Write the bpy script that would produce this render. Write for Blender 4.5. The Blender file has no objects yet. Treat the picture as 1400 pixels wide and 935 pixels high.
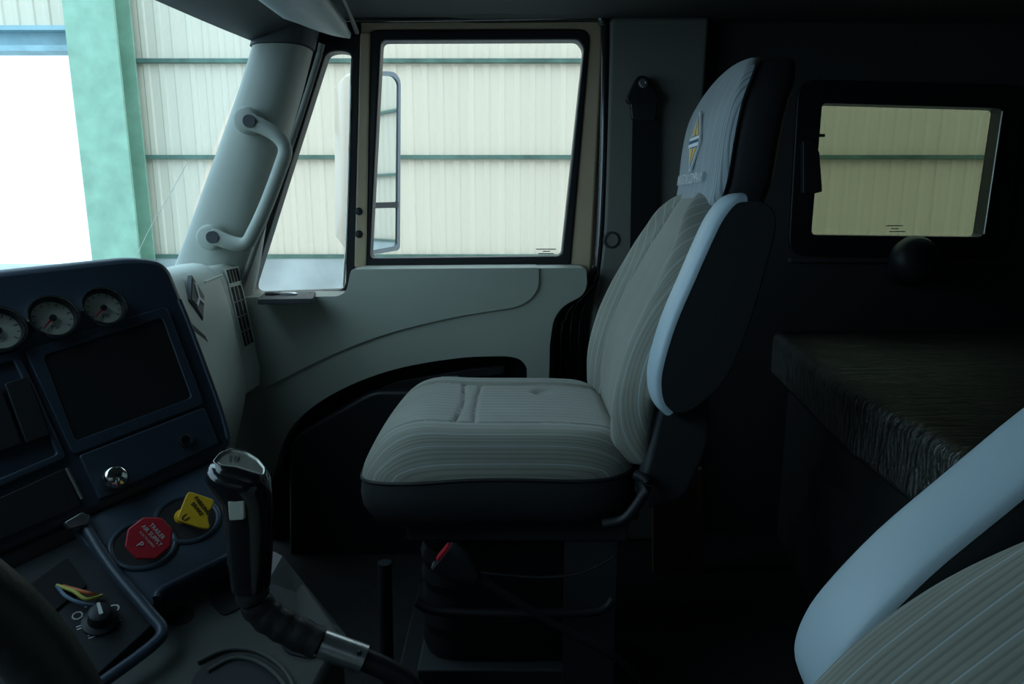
import bpy, bmesh, math, random
from mathutils import Vector, Matrix
random.seed(4)
S = bpy.context.scene
C = S.collection
V = Vector
# ------------------------------------------------------------------ camera, sky, exposure
F, PITCH, EYE = 933.33, math.radians(11.0), V((0, 0, 1.0))
cam = bpy.data.objects.new('camera', bpy.data.cameras.new('camera'))
cam.data.sensor_width = 36; cam.data.lens = 24.0; cam.data.clip_start = 0.02
cam.location = EYE; cam.rotation_euler = (math.pi/2 - PITCH, 0, 0)
C.objects.link(cam); S.camera = cam
FW = V((0, math.cos(PITCH), -math.sin(PITCH))); UP = V((0, math.sin(PITCH), math.cos(PITCH))); RT = V((1, 0, 0))

w = bpy.data.worlds.new('sky'); S.world = w; w.use_nodes = True
bg = w.node_tree.nodes['Background']
bg.inputs['Color'].default_value = (0.62, 0.84, 1.0, 1); bg.inputs['Strength'].default_value = 2.65
vs = S.view_settings
vs.view_transform = 'Standard'; vs.look = 'None'; vs.gamma = 1; vs.use_curve_mapping = False
vs.exposure = 0.0

def portal(name, loc, target, sx, sy):
    l = bpy.data.lights.new(name, 'AREA'); l.shape = 'RECTANGLE'; l.size = sx; l.size_y = sy
    l.cycles.is_portal = True
    o = bpy.data.objects.new(name, l); C.objects.link(o); o.location = loc
    o.rotation_euler = (V(target) - V(loc)).to_track_quat('-Z', 'Y').to_euler()
    return o
portal('windshield_portal', (-1.1, .8, 1.2), (0, .8, .9), 2.6, 1.0)
portal('driver_window_portal', (-.2, -.5, 1.13), (-.2, 1, 1.13), .75, .55)
portal('door_window_portal', (-.05, 2.15, 1.15), (-.05, 0, 1.0), 1.2, 0.9)

# ------------------------------------------------------------------ pixel helpers
def ray(px, py):
    return FW + RT*((px-700)/F) + UP*((467.5-py)/F)
class Plane:
    def __init__(s, o, n): s.o = V(o); s.n = V(n).normalized()
    def pix(s, px, py, off=0):
        d = ray(px, py); t = (s.o + s.n*off - EYE).dot(s.n)/d.dot(s.n)
        return EYE + d*t
    def frame(s):
        r = V((-s.n.y, s.n.x, 0)).normalized(); u = s.n.cross(r)
        return r, u
def YP(y): return Plane((0, y, 0), (0, -1, 0))
def ZP(z): return Plane((0, 0, z), (0, 0, 1))

def roundpoly(pts, r, seg=5):
    out = []; n = len(pts)
    rs = r if isinstance(r, (list, tuple)) else [r]*n
    for i in range(n):
        p0, p, p1 = (V((*pts[k % n][:2], 0)) for k in (i-1, i, i+1))
        a = (p0-p); b = (p1-p); q = min(rs[i], a.length*.49, b.length*.49)
        if q < .01: out.append((p.x, p.y)); continue
        A = p + a.normalized()*q; B = p + b.normalized()*q
        for k in range(seg+1):
            t = k/seg; c = A*(1-t)**2 + p*2*t*(1-t) + B*t*t
            out.append((c.x, c.y))
    return out
def star_resample(pa, pb, n=64):
    cx = sum(p[0] for p in pb)/len(pb); cy = sum(p[1] for p in pb)/len(pb)
    ang = [2*math.pi*k/n for k in range(n)] + [math.atan2(p[1]-cy, p[0]-cx) % (2*math.pi) for p in list(pa)+list(pb)]
    ang = sorted(set(round(a, 4) for a in ang))
    def hit(poly, a):
        dx, dy = math.cos(a), math.sin(a); best = None
        for i in range(len(poly)):
            x1, y1 = poly[i-1][0]-cx, poly[i-1][1]-cy; x2, y2 = poly[i][0]-cx, poly[i][1]-cy
            ex, ey = x2-x1, y2-y1; den = dx*ey - dy*ex
            if abs(den) < 1e-9: continue
            t = (x1*ey - y1*ex)/den; u = (x1*dy - y1*dx)/den
            if t > 0 and -1e-4 <= u <= 1.0001 and (best is None or t > best): best = t
        return (cx+dx*best, cy+dy*best)
    return [hit(pa, a) for a in ang], [hit(pb, a) for a in ang]

# ------------------------------------------------------------------ object helpers
def empty(name, loc=(0, 0, 0), rz=0):
    o = bpy.data.objects.new(name, None); C.objects.link(o); o.location = loc; o.rotation_euler.z = rz
    o.empty_display_size = .05
    return o
def tag(o, label, cat, group=None):
    o['label'] = label; o['category'] = cat
    if group: o['group'] = group
    return o
def struct(o, label=None):
    o['kind'] = 'structure'
    if label: o['label'] = label
    return o
def obj(name, me, m, parent=None, smooth=None, bevel=0, seg=2, sub=0):
    bm = bmesh.new(); bm.from_mesh(me); bmesh.ops.recalc_face_normals(bm, faces=bm.faces); bm.to_mesh(me); bm.free()
    if smooth is not None:
        me.shade_smooth()
        if smooth < 180: me.set_sharp_from_angle(angle=math.radians(smooth))
    o = bpy.data.objects.new(name, me); C.objects.link(o)
    if m: me.materials.append(m)
    if parent:
        o.parent = parent
        bpy.context.view_layer.update()
        o.matrix_parent_inverse = parent.matrix_world.inverted()
    if bevel:
        b = o.modifiers.new('bevel', 'BEVEL'); b.width = bevel; b.segments = seg; b.limit_method = 'ANGLE'; b.angle_limit = math.radians(40)
        if smooth is None:
            me.shade_smooth(); me.set_sharp_from_angle(angle=math.radians(40)); b.harden_normals = True
    if sub:
        s = o.modifiers.new('sub', 'SUBSURF'); s.levels = sub; s.render_levels = sub
    return o
def mesh(name, vs, fs):
    me = bpy.data.meshes.new(name); me.from_pydata([tuple(v) for v in vs], [], fs); me.update(); return me
def prism(name, pts, ext, m, parent=None, **k):
    n = len(pts); e = V(ext); vs = [V(p) for p in pts] + [V(p)+e for p in pts]
    fs = [list(range(n)), list(range(n, 2*n))[::-1]] + [[i, (i+1) % n, n+(i+1) % n, n+i] for i in range(n)]
    return obj(name, mesh(name, vs, fs), m, parent, **k)
def slab(name, pl, poly, t, m, parent=None, off=0, **k):
    return prism(name, [pl.pix(x, y, off) for x, y in poly], -pl.n*t, m, parent, **k)
def ring(name, pl, outer, inner, t, m, parent=None, off=0, **k):
    a, b = star_resample(outer, inner); n = len(a)
    A = [pl.pix(*p, off) for p in a]; B = [pl.pix(*p, off) for p in b]
    vs = A + B + [p - pl.n*t for p in A] + [p - pl.n*t for p in B]; fs = []
    for i in range(n):
        j = (i+1) % n
        fs += [[i, j, n+j, n+i], [2*n+i, 3*n+i, 3*n+j, 2*n+j], [i, 2*n+i, 2*n+j, j], [n+i, n+j, 3*n+j, 3*n+i]]
    return obj(name, mesh(name, vs, fs), m, parent, **k)
def box(name, lo, hi, m, parent=None, **k):
    x0, y0, z0 = lo; x1, y1, z1 = hi
    return prism(name, [(x0, y0, z0), (x1, y0, z0), (x1, y1, z0), (x0, y1, z0)], (0, 0, z1-z0), m, parent, **k)
def loft(name, rings, m, parent=None, caps=True, **k):
    n = len(rings[0]); vs = [p for r in rings for p in r]; fs = []
    for a in range(len(rings)-1):
        for i in range(n): fs.append([a*n+i, a*n+(i+1) % n, (a+1)*n+(i+1) % n, (a+1)*n+i])
    if caps: fs += [list(range(n)), [(len(rings)-1)*n+i for i in range(n)][::-1]]
    k.setdefault('smooth', 50)
    return obj(name, mesh(name, vs, fs), m, parent, **k)
def smoothpath(pts, n=6):
    P = [V(p) for p in pts]; out = []
    for i in range(len(P)-1):
        p0, p1, p2, p3 = P[max(i-1, 0)], P[i], P[i+1], P[min(i+2, len(P)-1)]
        for k in range(n):
            t = k/n
            out.append(.5*((2*p1) + (p2-p0)*t + (2*p0-5*p1+4*p2-p3)*t*t + (3*p1-p0-3*p2+p3)*t**3))
    return out + [P[-1]]
def tube(name, pts, r, m, parent=None, n=12, sm=6, flat=1.0, flatdir=None, closed=False, **k):
    P = smoothpath(pts, sm) if sm else [V(p) for p in pts]
    rr = r if callable(r) else (lambda t: r); rings = []
    for i, p in enumerate(P):
        a = P[max(i-1, 0)]; b = P[min(i+1, len(P)-1)]
        if closed: a = P[i-1]; b = P[(i+1) % len(P)]
        d = (b-a).normalized(); u = V(flatdir) if flatdir else V((0, 0, 1))
        if abs(d.dot(u)) > .95: u = V((0, 1, 0)) if abs(d.y) < .9 else V((1, 0, 0))
        s = d.cross(u).normalized(); q = s.cross(d); R = rr(i/max(1, len(P)-1))
        rings.append([p + s*math.cos(2*math.pi*j/n)*R + q*math.sin(2*math.pi*j/n)*R*flat for j in range(n)])
    if closed: rings.append(rings[0]); k['caps'] = False
    return loft(name, rings, m, parent, **k)
def disc_pts(c, n, r, seg=24, ry=None):
    n = V(n).normalized(); a = n.orthogonal().normalized() if abs(n.z) > .99 else V((-n.y, n.x, 0)).normalized(); b = n.cross(a)
    return [V(c) + a*math.cos(2*math.pi*i/seg)*r + b*math.sin(2*math.pi*i/seg)*(ry or r) for i in range(seg)]
def cyl(name, c, n, r, h, m, parent=None, seg=24, **k):
    k.setdefault('smooth', 40)
    return prism(name, disc_pts(c, n, r, seg), V(n).normalized()*h, m, parent, **k)
def lathe(name, c, n, prof, m, parent=None, seg=28, **k):      # prof: (radius, height along n)
    n = V(n).normalized()
    return loft(name, [disc_pts(V(c)+n*h, n, max(r, 1e-4), seg) for r, h in prof], m, parent, **k)
def torus(name, c, n, R, r, m, parent=None, seg=40, rs=10, **k):
    n = V(n).normalized(); P = disc_pts(c, n, R, seg); rings = []
    for p in P:
        d = (p-V(c)).normalized(); rings.append([p + d*math.cos(2*math.pi*j/rs)*r + n*math.sin(2*math.pi*j/rs)*r for j in range(rs)])
    rings.append(rings[0]); return loft(name, rings, m, parent, caps=False, smooth=180, **k)
def text(name, body, c, right, up, size, m, parent, depth=.0006, tall=1.0):
    cu = bpy.data.curves.new(name, 'FONT'); cu.body = body; cu.size = size; cu.align_x = 'CENTER'; cu.align_y = 'CENTER'; cu.extrude = depth
    cu.resolution_u = 2
    t = bpy.data.objects.new('t', cu); C.objects.link(t)
    me = bpy.data.meshes.new_from_object(t.evaluated_get(bpy.context.evaluated_depsgraph_get()))
    bpy.data.objects.remove(t)
    R = V(right).normalized(); U = (V(up) - R*V(up).dot(R)).normalized(); N = R.cross(U)
    M = Matrix((R, U*tall, N)).transposed().to_4x4(); M.translation = V(c); me.transform(M)
    return obj(name, me, m, parent)

# ------------------------------------------------------------------ materials
def mat(name, col, rough=.6, metal=0, noise=0, nscale=30, bump=0, bscale=200, spec=.5, coat=0, stretch=None):
    m = bpy.data.materials.new(name); m.use_nodes = True; nt = m.node_tree; b = nt.nodes['Principled BSDF']
    b.inputs['Base Color'].default_value = (*col, 1); b.inputs['Roughness'].default_value = rough
    b.inputs['Metallic'].default_value = metal; b.inputs['Specular IOR Level'].default_value = spec
    b.inputs['Coat Weight'].default_value = coat
    tc = nt.nodes.new('ShaderNodeTexCoord'); src = tc.outputs['Object']
    if stretch:
        mp = nt.nodes.new('ShaderNodeMapping'); mp.inputs['Scale'].default_value = stretch
        nt.links.new(src, mp.inputs[0]); src = mp.outputs[0]
    if noise:
        n = nt.nodes.new('ShaderNodeTexNoise'); n.inputs['Scale'].default_value = nscale; n.inputs['Detail'].default_value = 5
        nt.links.new(src, n.inputs['Vector'])
        r = nt.nodes.new('ShaderNodeValToRGB'); r.color_ramp.elements[0].position = .3; r.color_ramp.elements[1].position = .7
        r.color_ramp.elements[0].color = (*[c*(1-noise) for c in col], 1); r.color_ramp.elements[1].color = (*[min(1, c*(1+noise)) for c in col], 1)
        nt.links.new(n.outputs['Fac'], r.inputs[0]); nt.links.new(r.outputs[0], b.inputs['Base Color'])
    if bump:
        n = nt.nodes.new('ShaderNodeTexNoise'); n.inputs['Scale'].default_value = bscale; n.inputs['Detail'].default_value = 3
        nt.links.new(src, n.inputs['Vector'])
        bp = nt.nodes.new('ShaderNodeBump'); bp.inputs['Strength'].default_value = bump; bp.inputs['Distance'].default_value = .004
        nt.links.new(n.outputs['Fac'], bp.inputs['Height']); nt.links.new(bp.outputs[0], b.inputs['Normal'])
    return m
def schlick(nt, f0, normal=None):
    lw = nt.nodes.new('ShaderNodeLayerWeight'); lw.inputs['Blend'].default_value = .5
    if normal: nt.links.new(normal, lw.inputs['Normal'])
    p = nt.nodes.new('ShaderNodeMath'); p.operation = 'POWER'; p.inputs[1].default_value = 5
    q = nt.nodes.new('ShaderNodeMath'); q.operation = 'MULTIPLY_ADD'; q.inputs[1].default_value = 1-f0; q.inputs[2].default_value = f0
    nt.links.new(lw.outputs['Facing'], p.inputs[0]); nt.links.new(p.outputs[0], q.inputs[0])
    return q.outputs[0]
def glass(name, tint, spec=1.0):
    m = bpy.data.materials.new(name); m.use_nodes = True; nt = m.node_tree; nt.nodes.clear()
    o = nt.nodes.new('ShaderNodeOutputMaterial'); mx = nt.nodes.new('ShaderNodeMixShader'); t = nt.nodes.new('ShaderNodeBsdfTransparent')
    g = nt.nodes.new('ShaderNodeBsdfGlossy'); g.inputs['Roughness'].default_value = .02
    t.inputs[0].default_value = (*tint, 1)
    nt.links.new(schlick(nt, .02*spec), mx.inputs[0]); nt.links.new(t.outputs[0], mx.inputs[1]); nt.links.new(g.outputs[0], mx.inputs[2]); nt.links.new(mx.outputs[0], o.inputs[0])
    return m
def fabric(name, col, line, period, width, sub_period=.0052, dark=.84):
    """woven cloth with ribs along the seat (constant object Y) and a brighter thread every `period` metres"""
    m = mat(name, col, rough=.85, spec=.25); nt = m.node_tree; b = nt.nodes['Principled BSDF']
    b.inputs['Sheen Weight'].default_value = .25; b.inputs['Sheen Roughness'].default_value = .5
    tc = nt.nodes.new('ShaderNodeTexCoord'); sx = nt.nodes.new('ShaderNodeSeparateXYZ'); nt.links.new(tc.outputs['Object'], sx.inputs[0])
    def math_(op, a, bb):
        n = nt.nodes.new('ShaderNodeMath'); n.operation = op
        for i, q in enumerate((a, bb)):
            if isinstance(q, (int, float)): n.inputs[i].default_value = q
            else: nt.links.new(q, n.inputs[i])
        return n.outputs[0]
    y = math_('ADD', sx.outputs['Y'], 2.0)
    thread = math_('LESS_THAN', math_('MODULO', y, period), width)
    rib = math_('PINGPONG', y, sub_period/2)
    mx = nt.nodes.new('ShaderNodeMix'); mx.data_type = 'RGBA'; mx.inputs['A'].default_value = (*col, 1); mx.inputs['B'].default_value = (*line, 1)
    nt.links.new(thread, mx.inputs['Factor'])
    dk = nt.nodes.new('ShaderNodeMix'); dk.data_type = 'RGBA'; dk.inputs['A'].default_value = (*col, 1); dk.inputs['B'].default_value = (*[c*dark for c in col], 1)
    nt.links.new(math_('LESS_THAN', math_('MODULO', y, sub_period), sub_period*.35), dk.inputs['Factor']); nt.links.new(dk.outputs['Result'], mx.inputs['A'])
    nz = nt.nodes.new('ShaderNodeTexNoise'); nz.inputs['Scale'].default_value = 9; nt.links.new(tc.outputs['Object'], nz.inputs['Vector'])
    mm = nt.nodes.new('ShaderNodeMix'); mm.data_type = 'RGBA'; mm.blend_type = 'MULTIPLY'; mm.inputs['Factor'].default_value = .35
    nt.links.new(mx.outputs['Result'], mm.inputs['A']); nt.links.new(nz.outputs['Fac'], mm.inputs['B']); nt.links.new(mm.outputs['Result'], b.inputs['Base Color'])
    h = math_('ADD', math_('MULTIPLY', rib, 1.0/sub_period), thread)
    bp = nt.nodes.new('ShaderNodeBump'); bp.inputs['Strength'].default_value = .35; bp.inputs['Distance'].default_value = .0015
    nt.links.new(h, bp.inputs['Height']); nt.links.new(bp.outputs[0], b.inputs['Normal'])
    return m
M = dict(
    cloth=fabric('seat_cloth', (.335, .33, .275), (.50, .54, .53), .0208, .0013),
    cloth_head=fabric('headrest_cloth', (.44, .50, .53), (.56, .62, .66), .034, .0010, .0085, .60),
    vinyl=mat('seat_vinyl', (.032, .036, .040), .55, bump=.15, bscale=350),
    armcloth=mat('armrest_cloth_bluelit', (.46, .57, .63), .42, bump=.1, bscale=500),  # grey cloth with the blue windshield light put into its colour
    piping=mat('piping', (.02, .02, .022), .6),
    doorgrey=mat('door_plastic', (.42, .445, .38), .5, bump=.08, bscale=600, noise=.05, nscale=4),
    dashgrey=mat('dash_plastic', (.55, .58, .52), .55, bump=.08, bscale=600, noise=.05, nscale=6),
    pillargrey=mat('pillar_plastic', (.31, .33, .29), .5, bump=.08, bscale=500, noise=.06, nscale=8),
    trimgrey=mat('trim_plastic', (.20, .20, .175), .65, bump=.1, bscale=500),
    darkgrey=mat('dark_plastic', (.05, .055, .06), .55, bump=.1, bscale=500),
    black=mat('black_plastic', (.018, .02, .024), .5, bump=.06, bscale=500),
    panel=mat('dash_panel', (.036, .054, .080), .42, bump=.06, bscale=700),  # black plastic, a little of the blue lens haze put into its colour
    hole=mat('cavity_black', (.006, .006, .007), .8),
    rubber=mat('rubber', (.012, .013, .015), .45),
    glossrubber=mat('weatherstrip', (.012, .013, .015), .18, coat=.5),
    tan=mat('cab_paint', (.64, .50, .33), .35, metal=0, noise=.06, nscale=5, coat=.4),
    liner=mat('headliner', (.045, .047, .046), .9, bump=.2, bscale=300),
    visor=mat('visor_vinyl', (.30, .34, .35), .5, bump=.1, bscale=120),
    chrome=mat('chrome', (.8, .8, .78), .12, metal=1),
    steel=mat('brushed_steel', (.55, .57, .58), .32, metal=.9, noise=.12, nscale=60),
    satin=mat('satin_metal', (.62, .60, .52), .3, metal=.85, noise=.1, nscale=80),
    dial=mat('dial_face', (.60, .62, .54), .6, noise=.04, nscale=200),
    ink=mat('dial_ink', (.10, .10, .10), .6),
    red=mat('red_knob', (.50, .02, .035), .4),
    yellow=mat('yellow_knob', (.80, .47, .02), .4),
    white=mat('white_print', (.72, .72, .68), .5),
    button=mat('ivory_button', (.62, .62, .54), .45),
    orange=mat('orange_wire', (.75, .22, .08), .5),
    yellowwire=mat('yellow_wire', (.62, .58, .12), .5),
    bluewire=mat('blue_wire', (.16, .24, .34), .5),
    silverthread=mat('silver_thread', (.78, .82, .84), .5),
    amberthread=mat('amber_thread', (.85, .50, .06), .6),
    bluethread=mat('blue_thread', (.10, .20, .34), .6),
    cardboard=mat('brown_board', (.16, .10, .065), .85, noise=.2, nscale=20),
    mattress=mat('mattress_cloth', (.10, .10, .08), .8, noise=.3, nscale=12),
    bunk=mat('bunk_board', (.04, .042, .04), .75, noise=.2, nscale=8),
    carpet=mat('floor_mat', (.020, .021, .021), .85, bump=.4, bscale=150, noise=.3, nscale=25),
    cover=mat('engine_cover', (.060, .066, .060), .6, bump=.12, bscale=300, noise=.1, nscale=15),
    sheetgrey=mat('grey_cover_plate', (.16, .17, .18), .45),
    leather=mat('boot_leather', (.02, .02, .02), .6, bump=.6, bscale=60),
    green=mat('green_paint', (.30, .47, .34), .5, noise=.15, nscale=6),
    girt=mat('girt_paint', (.09, .16, .125), .6, noise=.35, nscale=5),
    lintel=mat('lintel_paint', (.30, .45, .50), .5, noise=.2, nscale=4),
    sheet=mat('corrugated_paint', (.78, .65, .51), .6, noise=.03, nscale=1.2, stretch=(9, 1, .12)),
    concrete=mat('concrete', (.42, .44, .43), .9, noise=.28, nscale=1.6, bump=.2, bscale=30),
    ground=mat('ground_concrete', (.45, .44, .42), .9, noise=.12, nscale=1.2),
    lightblock=mat('light_block_dark', (.10, .105, .11), .9, noise=.2, nscale=2),  # dark surface of the added light-blocking wall
    mirrorhousing=mat('mirror_paint', (.72, .58, .44), .3, coat=.4),
    surround=mat('mirror_surround', (.22, .25, .28), .5),
    wheelgrip=mat('wheel_grip', (.05, .052, .05), .42, bump=.15, bscale=250),
    mirror=mat('mirror_glass', (.82, .88, .9), .03, metal=1),
    g_screen=glass('windshield_glass', (.84, .97, 1.0)),
    g_door=glass('door_glass', (.965, .98, .965)),
    g_sleeper=glass('tinted_glass', (.45, .47, .385)),
    g_gauge=glass('gauge_lens', (.9, .92, .92)),
)
def wrap_material():
    m = bpy.data.materials.new('plastic_wrap'); m.use_nodes = True; nt = m.node_tree; nt.nodes.clear()
    o = nt.nodes.new('ShaderNodeOutputMaterial'); mx = nt.nodes.new('ShaderNodeMixShader'); t = nt.nodes.new('ShaderNodeBsdfTransparent')
    g = nt.nodes.new('ShaderNodeBsdfGlossy'); g.inputs['Roughness'].default_value = .22
    tc = nt.nodes.new('ShaderNodeTexCoord'); mp = nt.nodes.new('ShaderNodeMapping'); mp.inputs['Scale'].default_value = (3, 34, 9)
    nz = nt.nodes.new('ShaderNodeTexNoise'); nz.inputs['Scale'].default_value = 3; nz.inputs['Detail'].default_value = 6; nz.inputs['Distortion'].default_value = .6
    bp = nt.nodes.new('ShaderNodeBump'); bp.inputs['Strength'].default_value = 1; bp.inputs['Distance'].default_value = .02
    t.inputs[0].default_value = (.8, .8, .78, 1)
    L = nt.links.new
    L(tc.outputs['Object'], mp.inputs[0]); L(mp.outputs[0], nz.inputs['Vector']); L(nz.outputs['Fac'], bp.inputs['Height'])
    L(bp.outputs[0], g.inputs['Normal']);
    L(schlick(nt, .24, bp.outputs[0]), mx.inputs[0]); L(t.outputs[0], mx.inputs[1]); L(g.outputs[0], mx.inputs[2]); L(mx.outputs[0], o.inputs[0])
    return m
M['wrap'] = wrap_material()

# ================================================================== WAREHOUSE OUTSIDE
WY = 7.0; W = YP(WY)
zg = [W.pix(650, y).z for y in (84, 215, 350)]; GZ = -1.35
struct(box('ground', (-40, -12, GZ-.2), (16, 30, GZ), M['ground']))
wl = empty('wall_warehouse', (0, WY, GZ)); struct(wl, 'cream corrugated metal side wall of the warehouse outside the cab')
XO = W.pix(165, 200).x                                     # where the open bay begins
def corr_mesh(width, z0, z1, period=.15, depth=.013):
    xs = []; x = 0.0; k = 0
    while x < width - 1e-6:
        for dx, y in ((0, 0), (.045, 0), (.060, depth), (.135, depth)):
            if x+dx < width: xs.append((x+dx, y))
        x += period
    xs.append((width, 0)); vs = [(x, y, z) for z in (z0, z1) for x, y in xs] + [(x, y+.004, z) for z in (z0, z1) for x, y in xs]; n = len(xs)
    fs = [[i, i+1, n+i+1, n+i] for i in range(n-1)] + [[2*n+i, 3*n+i, 3*n+i+1, 2*n+i+1] for i in range(n-1)]
    return mesh('corrugated_sheet', vs, fs)
zl = W.pix(60, 42).z
base = corr_mesh(.905, zg[2]-.02, 3.6); short = corr_mesh(.905, zl, 3.6)
for me in (base, short): me.materials.append(M['sheet'])
def put(me, name, loc, parent):
    o = bpy.data.objects.new(name, me); C.objects.link(o); o.parent = parent
    o.matrix_parent_inverse = Matrix.Translation(-parent.location); o.location = loc; return o
x = XO
while x < 10: put(base, 'corrugated_sheet', (x, WY + random.uniform(0, .006), 0), wl); x += .9
x = XO - .9
while x > -11: put(short, 'corrugated_sheet', (x, WY + random.uniform(0, .006), 0), wl); x -= .9
for z in zg + [zg[0] + (zg[0]-zg[1])]:
    box('girt', (XO if z < zl else -11, WY-.05, z-.019), (10, WY, z+.019), M['girt'], wl)
bw = struct(box('wall_base', (XO, WY-.04, GZ), (10, WY+.2, zg[2]-.02), M['concrete']), 'stained grey concrete plinth below the corrugated wall')
col = empty('steel_column', (W.pix(170, 200).x, WY-.2, GZ)); cx = col.location.x
tag(col, 'green painted steel column beside the bright open doorway', 'column')
box('web', (cx-.02, WY-.34, GZ), (cx+.02, WY-.06, 3.6), M['green'], col)
box('flange', (cx-.23, WY-.36, GZ), (cx+.23, WY-.33, 3.6), M['green'], col)
box('flange', (cx-.23, WY-.08, GZ), (cx+.23, WY-.06, 3.6), M['green'], col)
box('base_plate', (cx-.3, WY-.42, GZ), (cx+.3, WY-.06, GZ+.03), M['green'], col)
ln = empty('lintel_beam', (-7.5, WY-.15, zl)); tag(ln, 'pale blue steel lintel over the bright open doorway', 'beam')
z2 = W.pix(60, 76).z
box('upper_flange', (-11, WY-.2, zl-.04), (cx-.24, WY, zl), M['lintel'], ln)
box('beam_web', (-11, WY-.08, z2+.05), (cx-.24, WY-.05, zl-.04), M['lintel'], ln)
box('lower_flange', (-11, WY-.2, z2), (cx-.24, WY, z2+.05), M['lintel'], ln)

struct(box('wall_light_block', (-2.6, -2.3, GZ), (9, -2.1, 4.2), M['lightblock']), 'added unseen dark wall cutting light into the driver window')  # added out of view to dim the light through the driver window

# ================================================================== CAB SHELL
struct(box('floor', (-1.5, -.42, -.06), (2.15, 2.08, 0), M['carpet']))
ce = struct(box('ceiling', (-.62, -.42, 1.5), (2.15, 2.1, 1.56), M['liner']))
struct(box('wall_rear', (2.1, -.42, 0), (2.15, 2.08, 1.5), M['liner']))
wlft = empty('wall_left', (0, -.45, 0)); struct(wlft, 'dark driver side wall of the cab around the driver window')
for lo, hi in (((-1.5, -.47, -.05), (2.15, -.42, .88)), ((-1.5, -.47, 1.38), (2.15, -.42, 1.56)), ((-1.5, -.47, .88), (-.55, -.42, 1.38)), ((.15, -.47, .88), (2.15, -.42, 1.38))):
    box('wall_panel', lo, hi, M['liner'], wlft)
struct(box('window_2', (-.56, -.452, .87), (.16, -.447, 1.39), M['g_door']))
struct(box('wall_front', (-1.5, -.42, -.05), (-1.45, 2.08, .80), M['black']))
# windshield (curved) with gasket and header
def wsX(y, top): return (-.64 if top else -.93) - .16*(1-((y-.80)/1.2)**2)
ZB, ZT = .79, 1.45
ny = 24; ys = [-.40 + 2.33*i/ny for i in range(ny+1)]
def ws_pt(y, t): return V((wsX(y, 0)*(1-t)+wsX(y, 1)*t - .03*math.sin(math.pi*t), y, ZB+(ZT-ZB)*t))
vsx = [ws_pt(y, t/6) for y in ys for t in range(7)]
fsx = [[i*7+t, i*7+t+1, (i+1)*7+t+1, (i+1)*7+t] for i in range(ny) for t in range(6)]
wsh = empty('window_1', (-.95, .8, ZB)); struct(wsh, 'wide curved windshield with faint cyan tint')
obj('windshield_glass', mesh('windshield_glass', vsx, fsx), M['g_screen'], wsh, smooth=180)
tube('gasket', [ws_pt(y, 1) + V((.0, 0, .0)) for y in ys], .022, M['rubber'], wsh, sm=2)
tube('gasket', [ws_pt(y, 0) + V((.02, 0, 0)) for y in ys], .02, M['rubber'], wsh, sm=2)
hd = []
for y in ys:
    a = ws_pt(y, 1)
    hd.append([a+V(q) for q in ((-.03, 0, .015), (.01, 0, -.028), (.06, 0, -.022), (.16, 0, .02), (.26, 0, .055), (.26, 0, .09), (0, 0, .09))])
struct(loft('trim_1', hd, M['darkgrey'], smooth=35), 'dark padded header above the windshield')
def on_screen(px, py):                                      # where a sight line meets the curved glass
    d = ray(px, py); lo, hi = .3, 3.0
    for _ in range(40):
        t = (lo+hi)/2; p = EYE + d*t; f = (p.z-ZB)/(ZT-ZB)
        if p.x > ws_pt(p.y, f).x: lo = t
        else: hi = t
    return EYE + d*lo
tube('glass_crack', [on_screen(*p) for p in ((186, 352), (205, 312), (232, 266), (256, 222))], .0009, M['white'], wsh, n=6)
# A pillar
ap = empty('trim_2', YP(1.92).pix(290, 380)); struct(ap, 'grey padded windshield pillar cover')
def sect(c, ax, ay, rx, ry, n=20, e=2.6):
    out = []
    for i in range(n):
        a = 2*math.pi*i/n; ca, sa = math.cos(a), math.sin(a)
        out.append(V(c) + ax*(math.copysign(abs(ca)**(2/e), ca)*rx) + ay*(math.copysign(abs(sa)**(2/e), sa)*ry))
    return out
def pillar(name, edges, yc, ry, m, n=10, **k):
    rings = []
    P = YP(yc)
    for (l, r, y) in edges:
        a, b = P.pix(l, y), P.pix(r, y)
        rings.append(sect((a+b)/2, V((1, 0, 0)), V((0, 1, 0)), (b.x-a.x)/2, ry))
    return loft(name, rings, m, ap, smooth=60, **k)
pillar('pillar_pad', [(222, 340, 425), (243, 352, 365), (275, 365, 280), (308, 392, 190), (333, 412, 120), (349, 425, 68)], 1.90, .075, M['pillargrey'])
pillar('upper_joint', [(345, 428, 66), (352, 434, 40), (364, 470, 0), (380, 480, -30)], 1.90, .068, M['darkgrey'])
tube('edge_strip', [YP(1.84).pix(*p) for p in ((328, 400), (352, 330), (400, 190), (432, 90), (440, 60))], .008, M['trimgrey'], ap)
# grab handle
gh = empty('grab_handle', YP(1.80).pix(293, 323)); tag(gh, 'grey plastic grab handle bolted to the windshield pillar', 'handle')
H = YP(1.775)
hp = [(340, 166), (360, 174), (380, 187), (390, 205), (383, 230), (365, 278), (348, 315), (336, 333), (316, 332), (293, 323)]
tube('grip_bar', [H.pix(*p) for p in hp], lambda t: .0175 + .004*abs(2*t-1)**4, M['pillargrey'], gh, n=14, flatdir=(0, 1, 0))
for p in ((345, 167), (295, 324)):
    c = YP(1.80).pix(*p)
    pad = lathe('mount_pad', YP(1.83).pix(*p), (0, -1, 0), [(.034, 0), (.034, .035), (.031, .048), (.024, .052)], M['pillargrey'], gh)
    rm = torus('recess_ring', H.pix(*p) + V((0, -.001, 0)), (0, -1, 0), .0175, .003, M['pillargrey'], pad)
    cyl('bolt_cap', H.pix(*p) + V((0, -.0235, 0)), (0, 1, 0), .0155, .02, M['black'], pad)

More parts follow.
